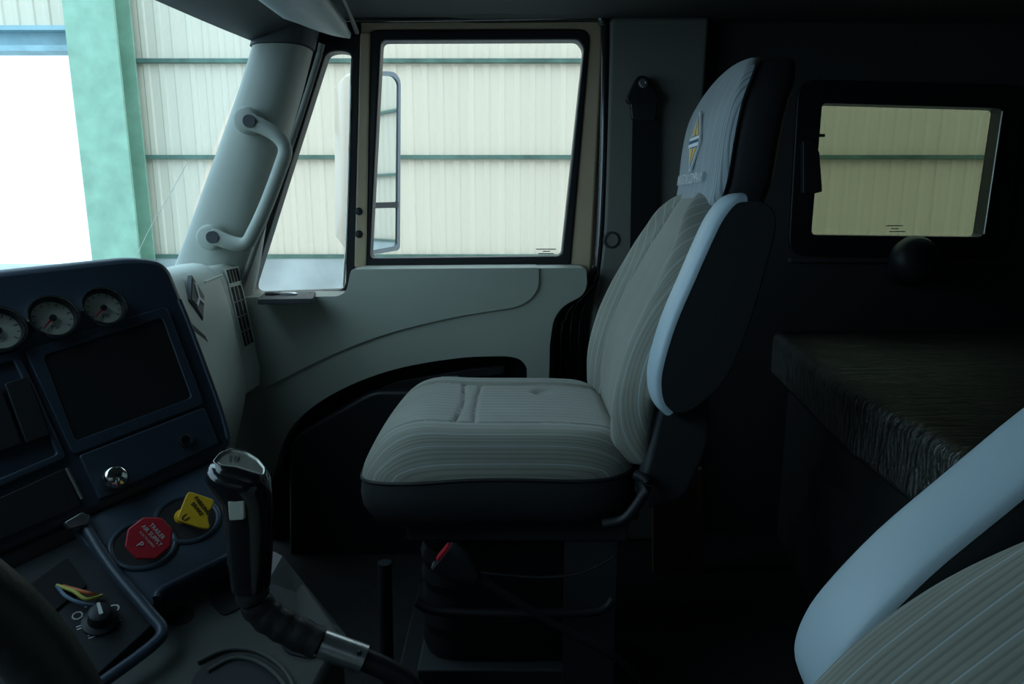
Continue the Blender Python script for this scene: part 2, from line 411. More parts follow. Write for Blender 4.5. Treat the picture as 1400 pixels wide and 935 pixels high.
# B pillar trim, door seal zone, sleeper wall
BP = YP(1.94)
def toB(x, z):
    q = V((x, 1.94, z)) - EYE; d = q.dot(FW); return (700 + F*q.dot(RT)/d, 467.5 - F*q.dot(UP)/d)
bt = empty('trim_3', (.5, 1.96, 0)); struct(bt, 'dark grey pillar trim behind the passenger door')
xb = BP.pix(828, 200).x
slab('trim_panel', BP, roundpoly([(834, 22), (972, 22), toB(.50, .0), toB(.18, .0), (812, 560), (806, 440), (824, 340)], [10, 0, 0, 0, 30, 40, 60]), .08, M['trimgrey'], bt, bevel=.015, seg=3)
box('side_skin', (YP(2.04).pix(809, 200).x, 2.04, 0), (.86, 2.09, 1.5), M['trimgrey'], bt)
lathe('plug', BP.pix(836, 328), (0, -1, 0), [(.024, -.01), (.024, .002), (.019, .004), (.017, -.004), (.0, -.004)], M['darkgrey'], bt)
slab('upper_rail', YP(1.90), roundpoly([(470, -60), (1000, -60), (1000, 18), (840, 18), (620, 20), (510, 6)], [0, 0, 0, 0, 60, 30]), .14, M['liner'], bt, bevel=.02)
SW = YP(2.0)
wr = empty('wall_right', (1.4, 2.02, 0)); struct(wr, 'dark padded side wall of the sleeper around its window')
opening = roundpoly([(1112, 128), (1384, 136), (1360, 334), (1098, 332)], 12)
xa, xz = SW.pix(940, 230).x, 2.14
outer_corner = [(xa, 1.5), (xz, 1.5), (xz, 0), (xa, 0)]
def toP(x, z, pl=SW):
    q = V((x, pl.o.y, z)) - EYE; d = q.dot(FW); return (700 + F*q.dot(RT)/d, 467.5 - F*q.dot(UP)/d)
ring('wall_panel', SW, [toP(*c) for c in outer_corner], opening, .06, M['liner'], wr)
slab('padded_ledge', YP(1.985), [(1080, 352), (1400, 354), (1700, 356), (1700, 362), (1400, 361), (1080, 359)], .02, M['liner'], wr, bevel=.004)
sw = empty('window_3', SW.pix(1235, 330)); struct(sw, 'small green-tinted sleeper window with black frame')
ring('window_frame', SW, roundpoly([(1092, 108), (1404, 116), (1378, 352), (1078, 350)], 26), roundpoly([(1125, 141), (1371, 148), (1344, 324), (1110, 321)], 7), .05, M['rubber'], sw, off=.012, bevel=.004)
slab('window_glass', SW, roundpoly([(1115, 130), (1382, 138), (1356, 332), (1100, 330)], 8), .006, M['g_sleeper'], sw, off=-.03)
slab('latch', SW, [(1098, 192), (1112, 192), (1121, 208), (1125, 262), (1112, 265), (1098, 265)], .03, M['black'], sw, off=.03, bevel=.004)
slab('latch_pin', SW, [(1112, 183), (1128, 183), (1128, 187), (1112, 187)], .008, M['black'], sw, off=.02)
tube('slide_track', [SW.pix(1371, 152, .014), SW.pix(1346, 320, .014)], .003, M['steel'], sw, sm=0, n=8)
for k, (a, b) in enumerate(((1212, 1234), (1218, 1228), (1216, 1238))):
    slab('glass_mark', SW, [(a, 308+k*4), (b, 308+k*4), (b, 309.2+k*4), (a, 309.2+k*4)], .0006, M['trimgrey'], sw, off=-.029)
rl = empty('reading_lamp', SW.pix(1237, 365)); tag(rl, 'black round reading lamp on the wall below the sleeper window', 'lamp')
lathe('mount_base', SW.pix(1235, 365), (0, -1, 0), [(.055, 0), (.055, .02), (.04, .03)], M['rubber'], rl)
lathe('lamp_head', SW.pix(1237, 360, .03), (0, -.95, .3), [(.045, 0), (.062, .03), (.066, .06), (.05, .085), (.02, .095), (.0, .096)], M['black'], rl)

# ================================================================== PASSENGER DOOR
door = empty('door_1', (-.3, 2.0, 0)); struct(door, 'passenger door with tan window frame and grey moulded inner panel')
DF = YP(1.985)     # inner face of the painted frame
DP = YP(1.86)      # inner face of the moulded panel
gask_o = roundpoly([(505, 41), (806, 40), (778, 362), (498, 364)], [12, 16, 8, 8])
glass_in = roundpoly([(521, 55), (790, 54), (798, 66), (768, 346), (763, 350), (509, 353), (506, 348)], [8, 6, 6, 4, 4, 4, 3])
ring('upper_frame', DF, roundpoly([(489, 26), (826, 24), (806, 420), (478, 420)], [10, 22, 0, 0]), gask_o, .05, M['tan'], door, bevel=.008, seg=3)
ring('window_gasket', DF, roundpoly([(503, 40), (808, 39), (780, 366), (496, 368)], [14, 18, 8, 8]), glass_in, .05, M['rubber'], door, off=.006, bevel=.006, seg=2)
slab('window_glass', DF, roundpoly([(512, 47), (797, 47), (772, 358), (502, 360)], 8), .005, M['g_door'], door, off=-.03)
for k, (a, b) in enumerate(((733, 760), (742, 752), (736, 757))):
    slab('glass_mark', DF, [(a, 340+k*3), (b, 340+k*3), (b, 341.3+k*3), (a, 341.3+k*3)], .0006, M['trimgrey'], door, off=-.029)
vent_in = roundpoly([(446, 72), (462, 69), (480, 72), (472, 396), (342, 401)], [10, 12, 10, 12, 16])
ring('vent_gasket', DF, roundpoly([(416, 26), (494, 24), (484, 428), (294, 428)], [12, 12, 0, 0]), vent_in, .05, M['rubber'], door, off=.004, bevel=.006)
slab('vent_glass', DF, roundpoly([(438, 62), (487, 60), (479, 410), (328, 412)], 8), .005, M['g_door'], door, off=-.03)
tube('vent_bright_edge', [DF.pix(x, y, .004) for x, y in ((481, 80), (478, 200), (474, 320), (470, 392))], .0035, M['chrome'], door, n=8)
slab('division_post', DF, roundpoly([(492, 44), (506, 44), (500, 366), (484, 366)], 4), .04, M['tan'], door, off=.014, bevel=.008, seg=3)
for y in (289, 320): lathe('post_bolt', DF.pix(491, y, .012), (0, -1, 0), [(.011, 0), (.011, .004), (.008, .008), (.001, .009)], M['black'], door)
# weatherstrip around the door opening
tube('weatherstrip', [YP(1.955).pix(*p) for p in ((470, 24), (560, 24), (700, 22), (805, 20), (824, 28), (828, 50), (827, 150), (824, 260), (819, 350), (812, 388), (790, 412), (774, 430), (766, 470), (764, 600))], .013, M['glossrubber'], door, n=12, sm=5)
slab('shut_face', YP(1.97), roundpoly([(800, 380), (826, 350), (826, 720), (745, 720), (750, 430)], [4, 4, 0, 0, 20]), .05, M['rubber'], door)
for k, xx in enumerate((781, 793)):
    tube('seal_rib', [YP(1.945).pix(*p) for p in ((xx+8, 415), (xx, 440), (xx-2, 520), (xx-2, 620))], .007, M['glossrubber'], door, n=8)
# structural skin
zs = DP.pix(600, 372).z
box('door_skin', (DF.pix(330, 500).x, 1.99, .0), (DF.pix(815, 500).x, 2.05, DP.pix(400, 408).z-.02), M['tan'], door)
# lower moulded panel with pocket opening
low = [(300, 407), (462, 405), (474, 398), (479, 372), (482, 368), (802, 366), (803, 392), (796, 405), (770, 418), (757, 436), (752, 470), (748, 640),
       (722, 640), (721, 503), (712, 491), (694, 487), (640, 488), (580, 496), (530, 507), (478, 526), (432, 552), (400, 580), (384, 612), (372, 660), (300, 700)]
slab('lower_panel', DP, roundpoly(low, [2, 12, 10, 6, 6, 6, 10, 10, 16, 14, 8, 2, 2, 8, 8, 8, 20, 30, 30, 30, 30, 20, 14, 8, 2], 4), .13, M['doorgrey'], door, bevel=.010, seg=3)
# proud upper pad, its edge is the sweeping seam
pad = [(300, 407), (462, 405), (474, 398), (479, 372), (482, 368), (737, 366), (737, 392), (728, 408), (708, 420), (668, 426), (630, 432), (580, 443), (530, 456), (480, 474), (430, 496), (380, 522), (300, 560)]
slab('upper_pad', DP, roundpoly(pad, [2, 12, 10, 6, 6, 4, 10, 14, 12, 20, 20, 20, 20, 20, 20, 20, 2], 4), .135, M['doorgrey'], door, off=.007, bevel=.009, seg=4)
slab('pocket_back', YP(1.955), [(372, 470), (745, 470), (745, 760), (360, 760)], .02, M['hole'], door)
slab('pocket_fascia', DP, roundpoly([(395, 600), (500, 540), (515, 535), (760, 535), (760, 800), (395, 800)], [20, 10, 10, 0, 0, 0]), .05, M['black'], door, off=.002, bevel=.012)
slab('pocket_lip', YP(1.90), roundpoly([(500, 540), (540, 522), (640, 505), (690, 500), (690, 512), (640, 518), (545, 538), (520, 560)], 4), .04, M['black'], door, bevel=.004)
tube('door_pull', [YP(1.89).pix(*p) for p in ((540, 541), (562, 536), (600, 520), (606, 515), (626, 514))], .003, M['chrome'], door, n=8)
# sill slot
ZS = ZP(zs + .004)
c0 = DP.pix(596, 371); cslot = V((c0.x, 1.905, zs))
def oval(c, rx, ry, n=28, z=0):
    out = []
    for i in range(n):
        a = 2*math.pi*i/n; ca, sa = math.cos(a), math.sin(a)
        out.append(V((c.x + math.copysign(abs(ca)**.6, ca)*rx, c.y + sa*ry, c.z + z)))
    return out
loft('sill_slot_rim', [oval(cslot, .098, .038, z=-.004), oval(cslot, .096, .036, z=.004), oval(cslot, .078, .026, z=.0055), oval(cslot, .076, .024, z=.001)], M['doorgrey'], door, smooth=40)
loft('sill_slot', [oval(cslot, .074, .022, z=.0), oval(cslot, .074, .022, z=.0035)], M['hole'], door, smooth=30)
# switch plate on the low front sill
zl2 = DP.pix(400, 408).z
sp = prism('switch_plate', [ZP(zl2+.012).pix(*p) for p in roundpoly([(351, 409), (363, 398), (432, 398), (428, 408)], 2, 3)], (0, 0, -.014), M['darkgrey'], door, bevel=.002)
for (a, b, wd, m) in ((372, 403, .018, 'black'), (394, 403, .026, 'steel')):
    c = ZP(zl2+.012).pix(a, b)
    loft('rocker_switch', [oval(c, wd, .014), oval(c, wd, .014, z=.004), oval(c, wd*.8, .010, z=.007)], M[m], sp, smooth=40)
for q in ((358, 406), (424, 400)):
    cyl('screw', ZP(zl2+.012).pix(*q), (0, 0, 1), .003, .002, M['steel'], sp, seg=10)

# exterior mirror
mo = YP(2.42).pix(500, 230); mr = empty('side_mirror', (mo.x, 2.42, YP(2.42).pix(500, 350).z)); tag(mr, 'tall tan housed wing mirror seen through the passenger glass', 'mirror')
MP = Plane(YP(2.42).pix(548, 200), (.92, -.39, 0))
mg = roundpoly([(476, 93), (532, 97), (548, 108), (546, 346), (474, 350)], [4, 12, 12, 8, 6])
mgb = roundpoly([(456, 112), (474, 95), (540, 97), (548, 115), (544, 346), (478, 350), (464, 320)], 8)
A_ = [MP.pix(*p) for p in roundpoly([(503, 96), (540, 99), (548, 112), (546, 340), (503, 348)], 6, 3)]
cen = sum(A_, V())/len(A_)
loft('housing', [[cen+(p-cen)*1.0 for p in A_], [cen+(p-cen)*1.03 - MP.n*.03 for p in A_], [cen+(p-cen)*.98 - MP.n*.09 for p in A_], [cen+(p-cen)*.85 - MP.n*.14 for p in A_], [cen+(p-cen)*.5 - MP.n*.165 for p in A_]], M['mirrorhousing'], mr, smooth=60)
slab('mirror_glass', MP, roundpoly([(506, 102), (538, 104), (545, 114), (544, 276), (506, 277)], 6), .006, M['mirror'], mr, off=.008)
slab('convex_glass', MP, roundpoly([(506, 285), (544, 284), (543, 336), (506, 343)], 6), .006, M['mirror'], mr, off=.008)
ring('glass_surround', MP, roundpoly([(502, 96), (540, 98), (548, 110), (547, 342), (502, 349)], 6), roundpoly([(506, 102), (538, 104), (545, 113), (543, 336), (506, 343)], 5), .012, M['surround'], mr, off=.012)
slab('glass_divider', MP, [(505, 277), (545, 276), (545, 284), (505, 285)], .012, M['black'], mr, off=.012)
tube('mirror_arm', [cen - MP.n*.1 + V((0, 0, .25)), V((cen.x-.05, 2.2, cen.z+.36)), V((cen.x-.1, 2.06, cen.z+.36))], .012, M['black'], mr)

# seat belt on the pillar
sb = empty('seat_belt', BP.pix(880, 140)); tag(sb, 'black passenger seat belt hanging from its pillar anchor', 'seat belt')
slab('anchor_cover', BP, roundpoly([(872, 103), (884, 103), (904, 136), (898, 142), (862, 142), (856, 136)], 6), .03, M['rubber'], sb, off=.034, bevel=.006)
lathe('anchor_bolt', BP.pix(879, 114, .034), (0, -1, 0), [(.012, 0), (.012, .006), (.007, .007), (.006, .003), (.0005, .003)], M['steel'], sb)
slab('belt_guide', BP, roundpoly([(862, 138), (900, 138), (896, 166), (864, 164)], 4), .02, M['black'], sb, off=.03, bevel=.004)
prism('webbing', [BP.pix(x, y, .02) for x, y in ((865, 160), (899, 160), (897, 420), (893, 620), (858, 620), (860, 420))], (0, .003, 0), M['rubber'], sb)

# ================================================================== SEATS
def interp(tab, z):
    for (a, *va), (b, *vb) in zip(tab, tab[1:]):
        if z <= b:
            t = max(0, (z-a)/(b-a)); t = t*t*(3-2*t) if False else t
            return [p*(1-t)+q*t for p, q in zip(va, vb)]
    return list(tab[-1][1:])
def smooth_tab(tab, n=5):
    P = smoothpath([V((a, b, c)) for a, b, c in tab], n); return [tuple(p) for p in P]
#            z     x_front  half width
BACK = smooth_tab([(.545, .222, .232), (.60, .215, .250), (.67, .217, .262), (.75, .236, .266), (.82, .264, .262), (.88, .294, .248), (.93, .318, .222), (.97, .338, .185), (1.005, .352, .145), (1.025, .360, .110), (1.036, .369, .060)])
HEAD = smooth_tab([(.985, .360, .125), (1.01, .362, .148), (1.05, .370, .160), (1.12, .376, .166), (1.18, .386, .163), (1.22, .402, .150), (1.252, .420, .122), (1.270, .436, .085), (1.278, .450, .040)])
def pad_grid(name, tab, hfun, rear, m, parent, nv=60, e0=.80):
    """upholstered front surface over a table of heights; closed at the rear"""
    vs = []; fs = []; nr = len(tab)
    for z, xf, hw in tab:
        for j in range(nv+1):
            v = -1 + 2*j/nv; vv = math.copysign(abs(v)**.85, v)
            edge = 1 - max(0, (abs(v)-e0)/(1-e0))**2.2
            vs.append(V((xf - hfun(z, v) + (1-edge)*rear*.75, vv*hw*(1+.0*edge), z)))
    for a in range(nr-1):
        for j in range(nv): fs.append([a*(nv+1)+j, a*(nv+1)+j+1, (a+1)*(nv+1)+j+1, (a+1)*(nv+1)+j])
    n0 = len(vs); bd = [j for j in range(nv+1)] + [a*(nv+1)+nv for a in range(1, nr)] + [(nr-1)*(nv+1)+j for j in range(nv-1, -1, -1)] + [a*(nv+1) for a in range(nr-2, 0, -1)]
    for b in bd: p = vs[b]; vs.append(V((p.x+rear*.5, p.y*.93, p.z)))
    k = len(bd)
    for i in range(k): fs.append([bd[i], bd[(i+1) % k], n0+(i+1) % k, n0+i])
    fs.append([n0+i for i in range(k)])
    return obj(name, mesh(name, vs, fs), m, parent, smooth=70)
def groove(x, c, wd, d): return -d*math.exp(-((x-c)/wd)**2)
def back_h(z, v):
    a = abs(v); lim = .50 - .10*(z-.6)
    h = .030*math.exp(-((a-.78)/.20)**2) + .012*math.cos(v*math.pi/2)
    h += groove(a, lim, .022, .010)
    if z > .98: h *= max(0, 1-((z-.98)/.06)**2)
    return h
def head_h(z, v):
    return .012*math.cos(v*math.pi/2)**.8 if abs(v) < 1 else 0
def cush_pt(u, v, k):
    """u front..back, v side..side; rounded outline mapped from the unit square"""
    n = 5.0
    r = (abs(u)**n + abs(v)**n)**(1/n) if (u or v) else 0
    mx = max(abs(u), abs(v)); s = mx/r if r else 1
    return u*s, v*s
def make_seat(name, org, arm, label, recline=0):
    t = empty(name, org); tag(t, label, 'seat')
    O = V(org)
    def L(x, y, z): return O + V((x, y, z))
    # everything below is modelled in seat coordinates and moved with the mesh origin at the seat
    tmp = empty('tmp'); made = []
    def keep(o, p=None): made.append((o, p)); return o
    CX, HL, HW = -.02, .262, .262
    # cushion top
    vs = []; fs = []; N = 96
    for i in range(N+1):
        for j in range(N+1):
            u = -1+2*i/N; v = -1+2*j/N
            e = max(abs(u), abs(v)); a, b = cush_pt(u, v, 0); u, v = a, b
            z = .575 + .022*max(0, 1-abs(u)**4)*max(0, 1-abs(v)**4)
            z += .012*math.exp(-((abs(v)-.72)/.18)**2)*(1-abs(u)**6)                      # side rolls
            z += .012*math.exp(-((u+.62)/.25)**2)*(1-abs(v)**6)                             # front roll
            z += groove(abs(v), .56, .017, .0065) if u > -.9 else 0
            if abs(v) < .56:
                sl = .06*math.sin((v+.56)*2.8)
                z += groove(u, -.32+sl*.8, .017, .0065) + groove(u, -.17, .017, .0065)
            z += -.012*math.exp(-((u-.35)/.06)**2-((v-.35)/.06)**2)
            z -= .036*max(0, (e-.80)/.20)**2.0
            if u < 0: z -= .030*(-u)**3
            z += -.02*max(0, -.4-v)*0
            vs.append(V((CX + a*HL - .012*(1-b*b), b*HW, z)))
            seam = None
    for i in range(N):
        for j in range(N): fs.append([i*(N+1)+j, i*(N+1)+j+1, (i+1)*(N+1)+j+1, (i+1)*(N+1)+j])
    bd = [j for j in range(N+1)] + [i*(N+1)+N for i in range(1, N+1)] + [N*(N+1)+j for j in range(N-1, -1, -1)] + [i*(N+1) for i in range(N-1, 0, -1)]
    kk = len(bd); n0 = len(vs); rim = []
    for b in bd:
        p = vs[b]; q = V((CX+(p.x-CX)*1.012, p.y*1.012, p.z-.018 + .010*math.exp(-((p.x-CX)/.18)**2))); rim.append(q); vs.append(q)
    for i in range(kk): fs.append([bd[i], bd[(i+1) % kk], n0+(i+1) % kk, n0+i])
    fs.append([n0+i for i in range(kk)])
    cu = keep(obj('seat_cushion', mesh('seat_cushion', vs, fs), M['cloth'], None, smooth=70))
    # skirt below the seam
    rings = []
    for f, dz in ((1.0, -.002), (1.01, -.03), (1.0, -.07), (.95, -.095), (.84, -.110)):
        rings.append([V((CX+(p.x-CX)*f, p.y*f, p.z*(1 if dz > -.05 else .6)+(0 if dz > -.05 else .4*.545)+dz)) for p in rim])
    keep(loft('cushion_skirt', rings, M['vinyl'], None, smooth=60))
    pp = keep(tube('cushion_piping', rim, .0035, M['piping'], None, n=6, sm=0, closed=True), cu)
    # back: fabric front and vinyl shell
    bk = keep(pad_grid('backrest', BACK, back_h, .040, M['cloth'], None))
    hdp = keep(pad_grid('headrest', HEAD, head_h, .014, M['cloth_head'], None, e0=.9))
    sh = []
    for z, xf, hw in [(.50, .20, .20)] + [t_ for t_ in BACK if t_[0] < .99]:
        sh.append(sect(V((xf+.078, 0, z)), V((1, 0, 0)), V((0, 1, 0)), .058 + .012*(1-z), hw*1.0, 36, 3.2))
    keep(loft('backrest_shell', sh, M['vinyl'], None, smooth=60))
    sh = [sect(V((xf+.055, 0, z)), V((1, 0, 0)), V((0, 1, 0)), .054*math.sqrt(max(.12, 1-(max(0, z-1.19)/.095)**2)), hw*.985, 40, 4.0) for z, xf, hw in HEAD]
    keep(loft('headrest_shell', sh, M['vinyl'], None, smooth=60))
    # embroidered emblem and words on the headrest front
    def hs(z, y):
        x, hw = interp(HEAD, z); return V((x - head_h(z, max(-1, min(1, y/hw))) - .0015, y, z))
    zc = 1.13; R = V((0, -1, 0)); U = (hs(zc+.05, 0)-hs(zc-.05, 0)).normalized(); N_ = R.cross(U)
    def dia(nm, sy, sz, dz, th, m, lift, z_=zc, clip=None):
        pts = [(0, sz), (sy, 0), (0, -sz), (-sy, 0)] if not clip else clip
        c = hs(z_, 0) + N_*lift; pts = [(a*1.35, b*1.2) for a, b in pts]
        return keep(prism(nm, [c + R*a + U*b for a, b in pts], -N_*th, M[m], None), em if nm != 'emblem' else None)
    em = None
    em = dia('emblem', .030, .050, 0, .004, 'silverthread', .003)
    dia('emblem_field', .026, .044, 0, .003, 'bluethread', .0036)
    dia('emblem_upper', 0, 0, 0, .003, 'amberthread', .0042, clip=[(0, .038), (.017, .010), (-.017, .010)])
    dia('emblem_lower', 0, 0, 0, .003, 'amberthread', .0042, clip=[(0, -.038), (.017, -.010), (-.017, -.010)])
    dia('emblem_split', 0, 0, 0, .003, 'bluethread', .0046, clip=[(.003, -.008), (0, -.036), (-.003, -.008)])
    dia('emblem_split', 0, 0, 0, .003, 'bluethread', .0046, clip=[(.003, .008), (0, .036), (-.003, .008)])
    dia('emblem_band', 0, 0, 0, .003, 'silverthread', .0046, clip=[(.027, .008), (.027, -.008), (-.027, -.008), (-.027, .008)])
    keep(text('emblem_lettering', 'INTERNATIONAL', hs(zc, 0)+N_*.0050, R, U, .0095, M['bluethread'], None), em)
    zt = 1.058
    keep(text('headrest_lettering', 'NAVISTAR COMPANY', hs(zt, 0)+N_*.003, R, U, .0195, M['silverthread'], None, depth=.0015, tall=1.5), hdp)
    # raised armrest
    sgn = arm
    y0 = .262*sgn; y1 = .335*sgn
    ar = keep(prism('armrest', [V((x, y1, z)) for x, z in ARM_PROFILE], (0, y0-y1, 0), M['vinyl'], None, bevel=.014, seg=4))
    n = len(ARM_FRONT)
    vs2 = []
    for k, (x, z) in enumerate(ARM_FRONT):
        a = ARM_FRONT[max(k-1, 0)]; b = ARM_FRONT[min(k+1, n-1)]; d = V((b[0]-a[0], 0, b[1]-a[1])).normalized(); nn = V((d.z, 0, -d.x))
        if nn.x > 0: nn = -nn
        for q in range(13):
            th = math.pi*q/12; yy = (y0+y1)/2 + math.cos(th)*(y1-y0)*.5*1.02
            vs2.append(V((x, yy, z)) + nn*(math.sin(th)**.6*.014-.004))
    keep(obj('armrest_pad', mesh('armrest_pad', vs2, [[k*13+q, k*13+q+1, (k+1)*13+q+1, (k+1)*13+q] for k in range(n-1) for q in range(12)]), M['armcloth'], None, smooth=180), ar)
    keep(cyl('armrest_pivot', V((.30, .2*sgn, .68)), (0, sgn, 0), .03, .10, M['black'], None))
    # side cover, recliner, base
    keep(prism('recliner_cover', [V((x, .262*sgn, z)) for x, z in roundpoly([(.225, .51), (.24, .47), (.31, .49), (.35, .60), (.34, .72), (.285, .74), (.255, .66), (.24, .57)], .03)], (0, -.05*sgn, 0), M['vinyl'], None, bevel=.012))
    keep(tube('recliner_lever', [V((.215, .27*sgn, .545)), V((.235, .285*sgn, .53)), V((.20, .285*sgn, .47)), V((.16, .28*sgn, .455))], .009, M['black'], None))
    keep(box('seat_pan', (-.22, -.21, .425), (.24, .21, .47), M['black'], None, bevel=.01))
    keep(box('upper_frame', (-.20, -.20, .38), (.22, .20, .425), M['darkgrey'], None, bevel=.006))
    # bellows
    br = []
    for q in range(13):
        z = .10 + .28*q/12; f = .165 + (.006 if q % 2 else 0)
        br.append(sect(V((.0, 0, z)), V((1, 0, 0)), V((0, 1, 0)), f+.02, f, 28, 5))
    keep(loft('suspension_bellows', br, M['rubber'], None, smooth=30))
    keep(box('base_frame', (-.24, -.22, .0), (.22, .22, .05), M['black'], None, bevel=.006))
    keep(box('base_riser', (-.19, -.19, .05), (.19, .19, .10), M['darkgrey'], None, bevel=.006))
    lp = []
    for a in ((-.235, .36), (-.235, .10), (-.20, .055), (.16, .055), (.20, .10)): lp.append(V((a[0], .24*sgn, a[1])))
    keep(tube('base_rail', lp, .013, M['black'], None, n=10, sm=4))
    keep(tube('scissor_rail', [V((-.18, .225*sgn, .27)), V((-.12, .235*sgn, .255)), V((.14, .235*sgn, .255)), V((.19, .225*sgn, .275))], .009, M['black'], None, n=8))
    keep(box('side_plate', (.10, (.19 if sgn > 0 else -.20), .05), (.20, (.20 if sgn > 0 else -.19), .38), M['darkgrey'], None))
    keep(tube('height_cable', [V((-.06, .232*sgn, .335)), V((.05, .24*sgn, .33)), V((.13, .24*sgn, .34)), V((.19, .235*sgn, .37))], .003, M['black'], None, n=6))
    bpy.data.objects.remove(tmp)
    Rm = Matrix.Translation((.25, 0, .60)) @ Matrix.Rotation(math.radians(recline), 4, 'Y') @ Matrix.Translation((-.25, 0, -.60))
    for o, p in made:
        o.parent = p or t
        if recline and o.name.split('.')[0].split('_')[0] in ('backrest', 'headrest', 'emblem', 'armrest'): o.data.transform(Rm)
    return t
# armrest side profile traced on the plane of the armrest's near face
AP_ = YP(1.40-.335)
def loc2(px, py): p = AP_.pix(px, py); return (p.x, p.z)
ARM_FRONT = [loc2(*p) for p in ((1022, 272), (1006, 275), (991, 291), (976, 317), (948, 380), (921, 443), (904, 500), (901, 530), (906, 553), (918, 566))]
ARM_FRONT = [(p.x, p.y) for p in smoothpath([V((a, b, 0)) for a, b in ARM_FRONT], 4)]
ARM_PROFILE = ARM_FRONT + [(p.x, p.y) for p in smoothpath([V((*loc2(*p), 0)) for p in ((935, 566), (955, 556), (992, 520), (1020, 460), (1045, 380), (1062, 310), (1056, 284), (1040, 274))], 3)]
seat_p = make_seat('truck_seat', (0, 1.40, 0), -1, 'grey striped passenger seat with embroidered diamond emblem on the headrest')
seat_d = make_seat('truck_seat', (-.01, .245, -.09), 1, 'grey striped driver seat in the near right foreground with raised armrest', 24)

# seat belt buckle
bk = empty('belt_buckle', YP(1.06).pix(820, 880)); tag(bk, 'black seat belt buckle with red button on a stalk before passenger seat base', 'seat belt buckle')
B_ = YP(1.06)
ax = (B_.pix(603, 752) - B_.pix(650, 785)).normalized()
q0 = B_.pix(650, 787); q1 = B_.pix(604, 760)
wd = V((0, 0, 1)) - ax*ax.z; wd.normalize(); th = V((0, 1, 0))
loft('buckle_body', [sect(q0 + (q1-q0)*f, wd, th, r, .014, 20, 4) for f, r in ((0, .012), (.12, .017), (.35, .025), (.9, .031), (1.0, .028))], M['black'], bk, smooth=50)
loft('release_button', [sect(q0 + (q1-q0)*f + wd*.008, wd, th, .017, .010, 16, 4) for f in (.97, 1.07)], M['red'], bk, smooth=40)
loft('tongue_slot', [sect(q0 + (q1-q0)*f - wd*.022, wd, th, .004, .010, 12, 4) for f in (.98, 1.04)], M['steel'], bk, smooth=40)
tube('stalk', [B_.pix(650, 785), B_.pix(700, 818), B_.pix(770, 860), B_.pix(850, 905), YP(1.10).pix(900, 955)], .007, M['black'], bk, n=10)

# sun visor
sv = empty('sun_visor', (-.5, 1.5, 1.46)); tag(sv, 'pale grey padded sun visor folded up above the windshield pillar', 'sun visor')
prof = []
top = [YP(1.86).pix(486, 50), YP(1.55).pix(455, 10), YP(1.2).pix(395, -70)]
bot = [YP(1.86).pix(470, 46), YP(1.55).pix(382, 16), YP(1.2).pix(280, -60)]
rr = []
for f in range(13):
    t_ = f/12; i = min(1, int(t_*2)); u = t_*2-i
    a = top[i].lerp(top[i+1], u); b = bot[i].lerp(bot[i+1], u)
    k = min(1, math.sin(min(1, t_*3+.15)*math.pi/2))
    c = (a+b)/2; hx = (a-b)/2*1.05*k
    rr.append(sect(c, hx.normalized(), V((-hx.z, 0, hx.x)).normalized(), hx.length, .018*k+.004, 20, 2.4))
loft('visor_panel', rr, M['visor'], sv, smooth=70)
tube('visor_rod', [YP(1.87).pix(488, 44), YP(1.6).pix(470, 2), YP(1.2).pix(430, -70)], .006, M['black'], sv, n=8)

# ================================================================== MATTRESS AND BUNK
zm = YP(1.98).pix(1150, 450).z
fe = [ZP(zm).pix(*p) for p in ((1066, 452), (1100, 483), (1150, 521), (1210, 557), (1290, 603), (1345, 640))]
far = [V((2.08, 1.985, zm)), V((fe[0].x, 1.985, zm))]
fe = [V((max(p.x, .5), p.y, zm)) for p in fe]; last = fe[-1]
outl = [V((2.08, 1.985, zm)), V((fe[0].x-.01, 1.985, zm))] + smoothpath(fe[1:], 3) + [V((last.x-.03, .5, zm)), V((last.x-.03, -.38, zm)), V((2.08, -.38, zm))]
mt = empty('bunk_mattress', (1.4, .8, zm-.14)); tag(mt, 'dark bunk mattress still wrapped in shiny clear plastic', 'mattress')
prism('mattress_core', [p + V((0, 0, -.012)) for p in outl], (0, 0, -.125), M['mattress'], mt, bevel=.02, seg=3)
prism('plastic_wrap', [p + V((-.004, 0, 0)) for p in outl], (0, 0, -.138), M['wrap'], mt, bevel=.025, seg=4)
bb = empty('bunk_cabinet', (1.4, .8, 0)); tag(bb, 'dark boxed bunk base under the wrapped mattress', 'bunk')
prism('bunk_box', [p + V((.06 if p.x < 1.9 else -.0, 0, -.145)) for p in outl], (0, 0, -(zm-.147)), M['bunk'], bb, bevel=.006)
slab('access_panel', Plane((.74, 1.2, .3), (-1, 0, 0)), [(1105, 640), (1170, 690), (1165, 800), (1105, 700)], .01, M['darkgrey'], bb)
cb = tag(prism('brown_board', [YP(1.75).pix(*p) for p in roundpoly([(892, 660), (962, 640), (963, 788), (893, 788)], 4)], (0, .02, 0), M['cardboard'], bevel=.003), 'small dull brown board standing behind the passenger seat', 'board')

# ================================================================== DASHBOARD
n1 = V((math.cos(math.radians(30))*.77, -math.cos(math.radians(30))*.64, .5))
PA = Plane(YP(1.08).pix(245, 400), n1)
dash = empty('center_dashboard', (-.6, .8, 0)); tag(dash, 'black center dashboard with round gauges, cubby and brake knobs', 'dashboard')
outl = roundpoly([(-160, 384), (185, 349), (232, 356), (262, 430), (306, 548), (322, 606), (300, 628), (102, 716), (-160, 835)], [0, 30, 26, 30, 10, 8, 6, 6, 0], 6)
A_ = [PA.pix(*p) for p in outl]
back = [V((p.x-.16, p.y+.05, p.z-.03)) for p in A_]
n = len(A_)
loft('gauge_panel', [[p - PA.n*.0 for p in A_], back], M['panel'], dash, smooth=35, bevel=.012, seg=3)
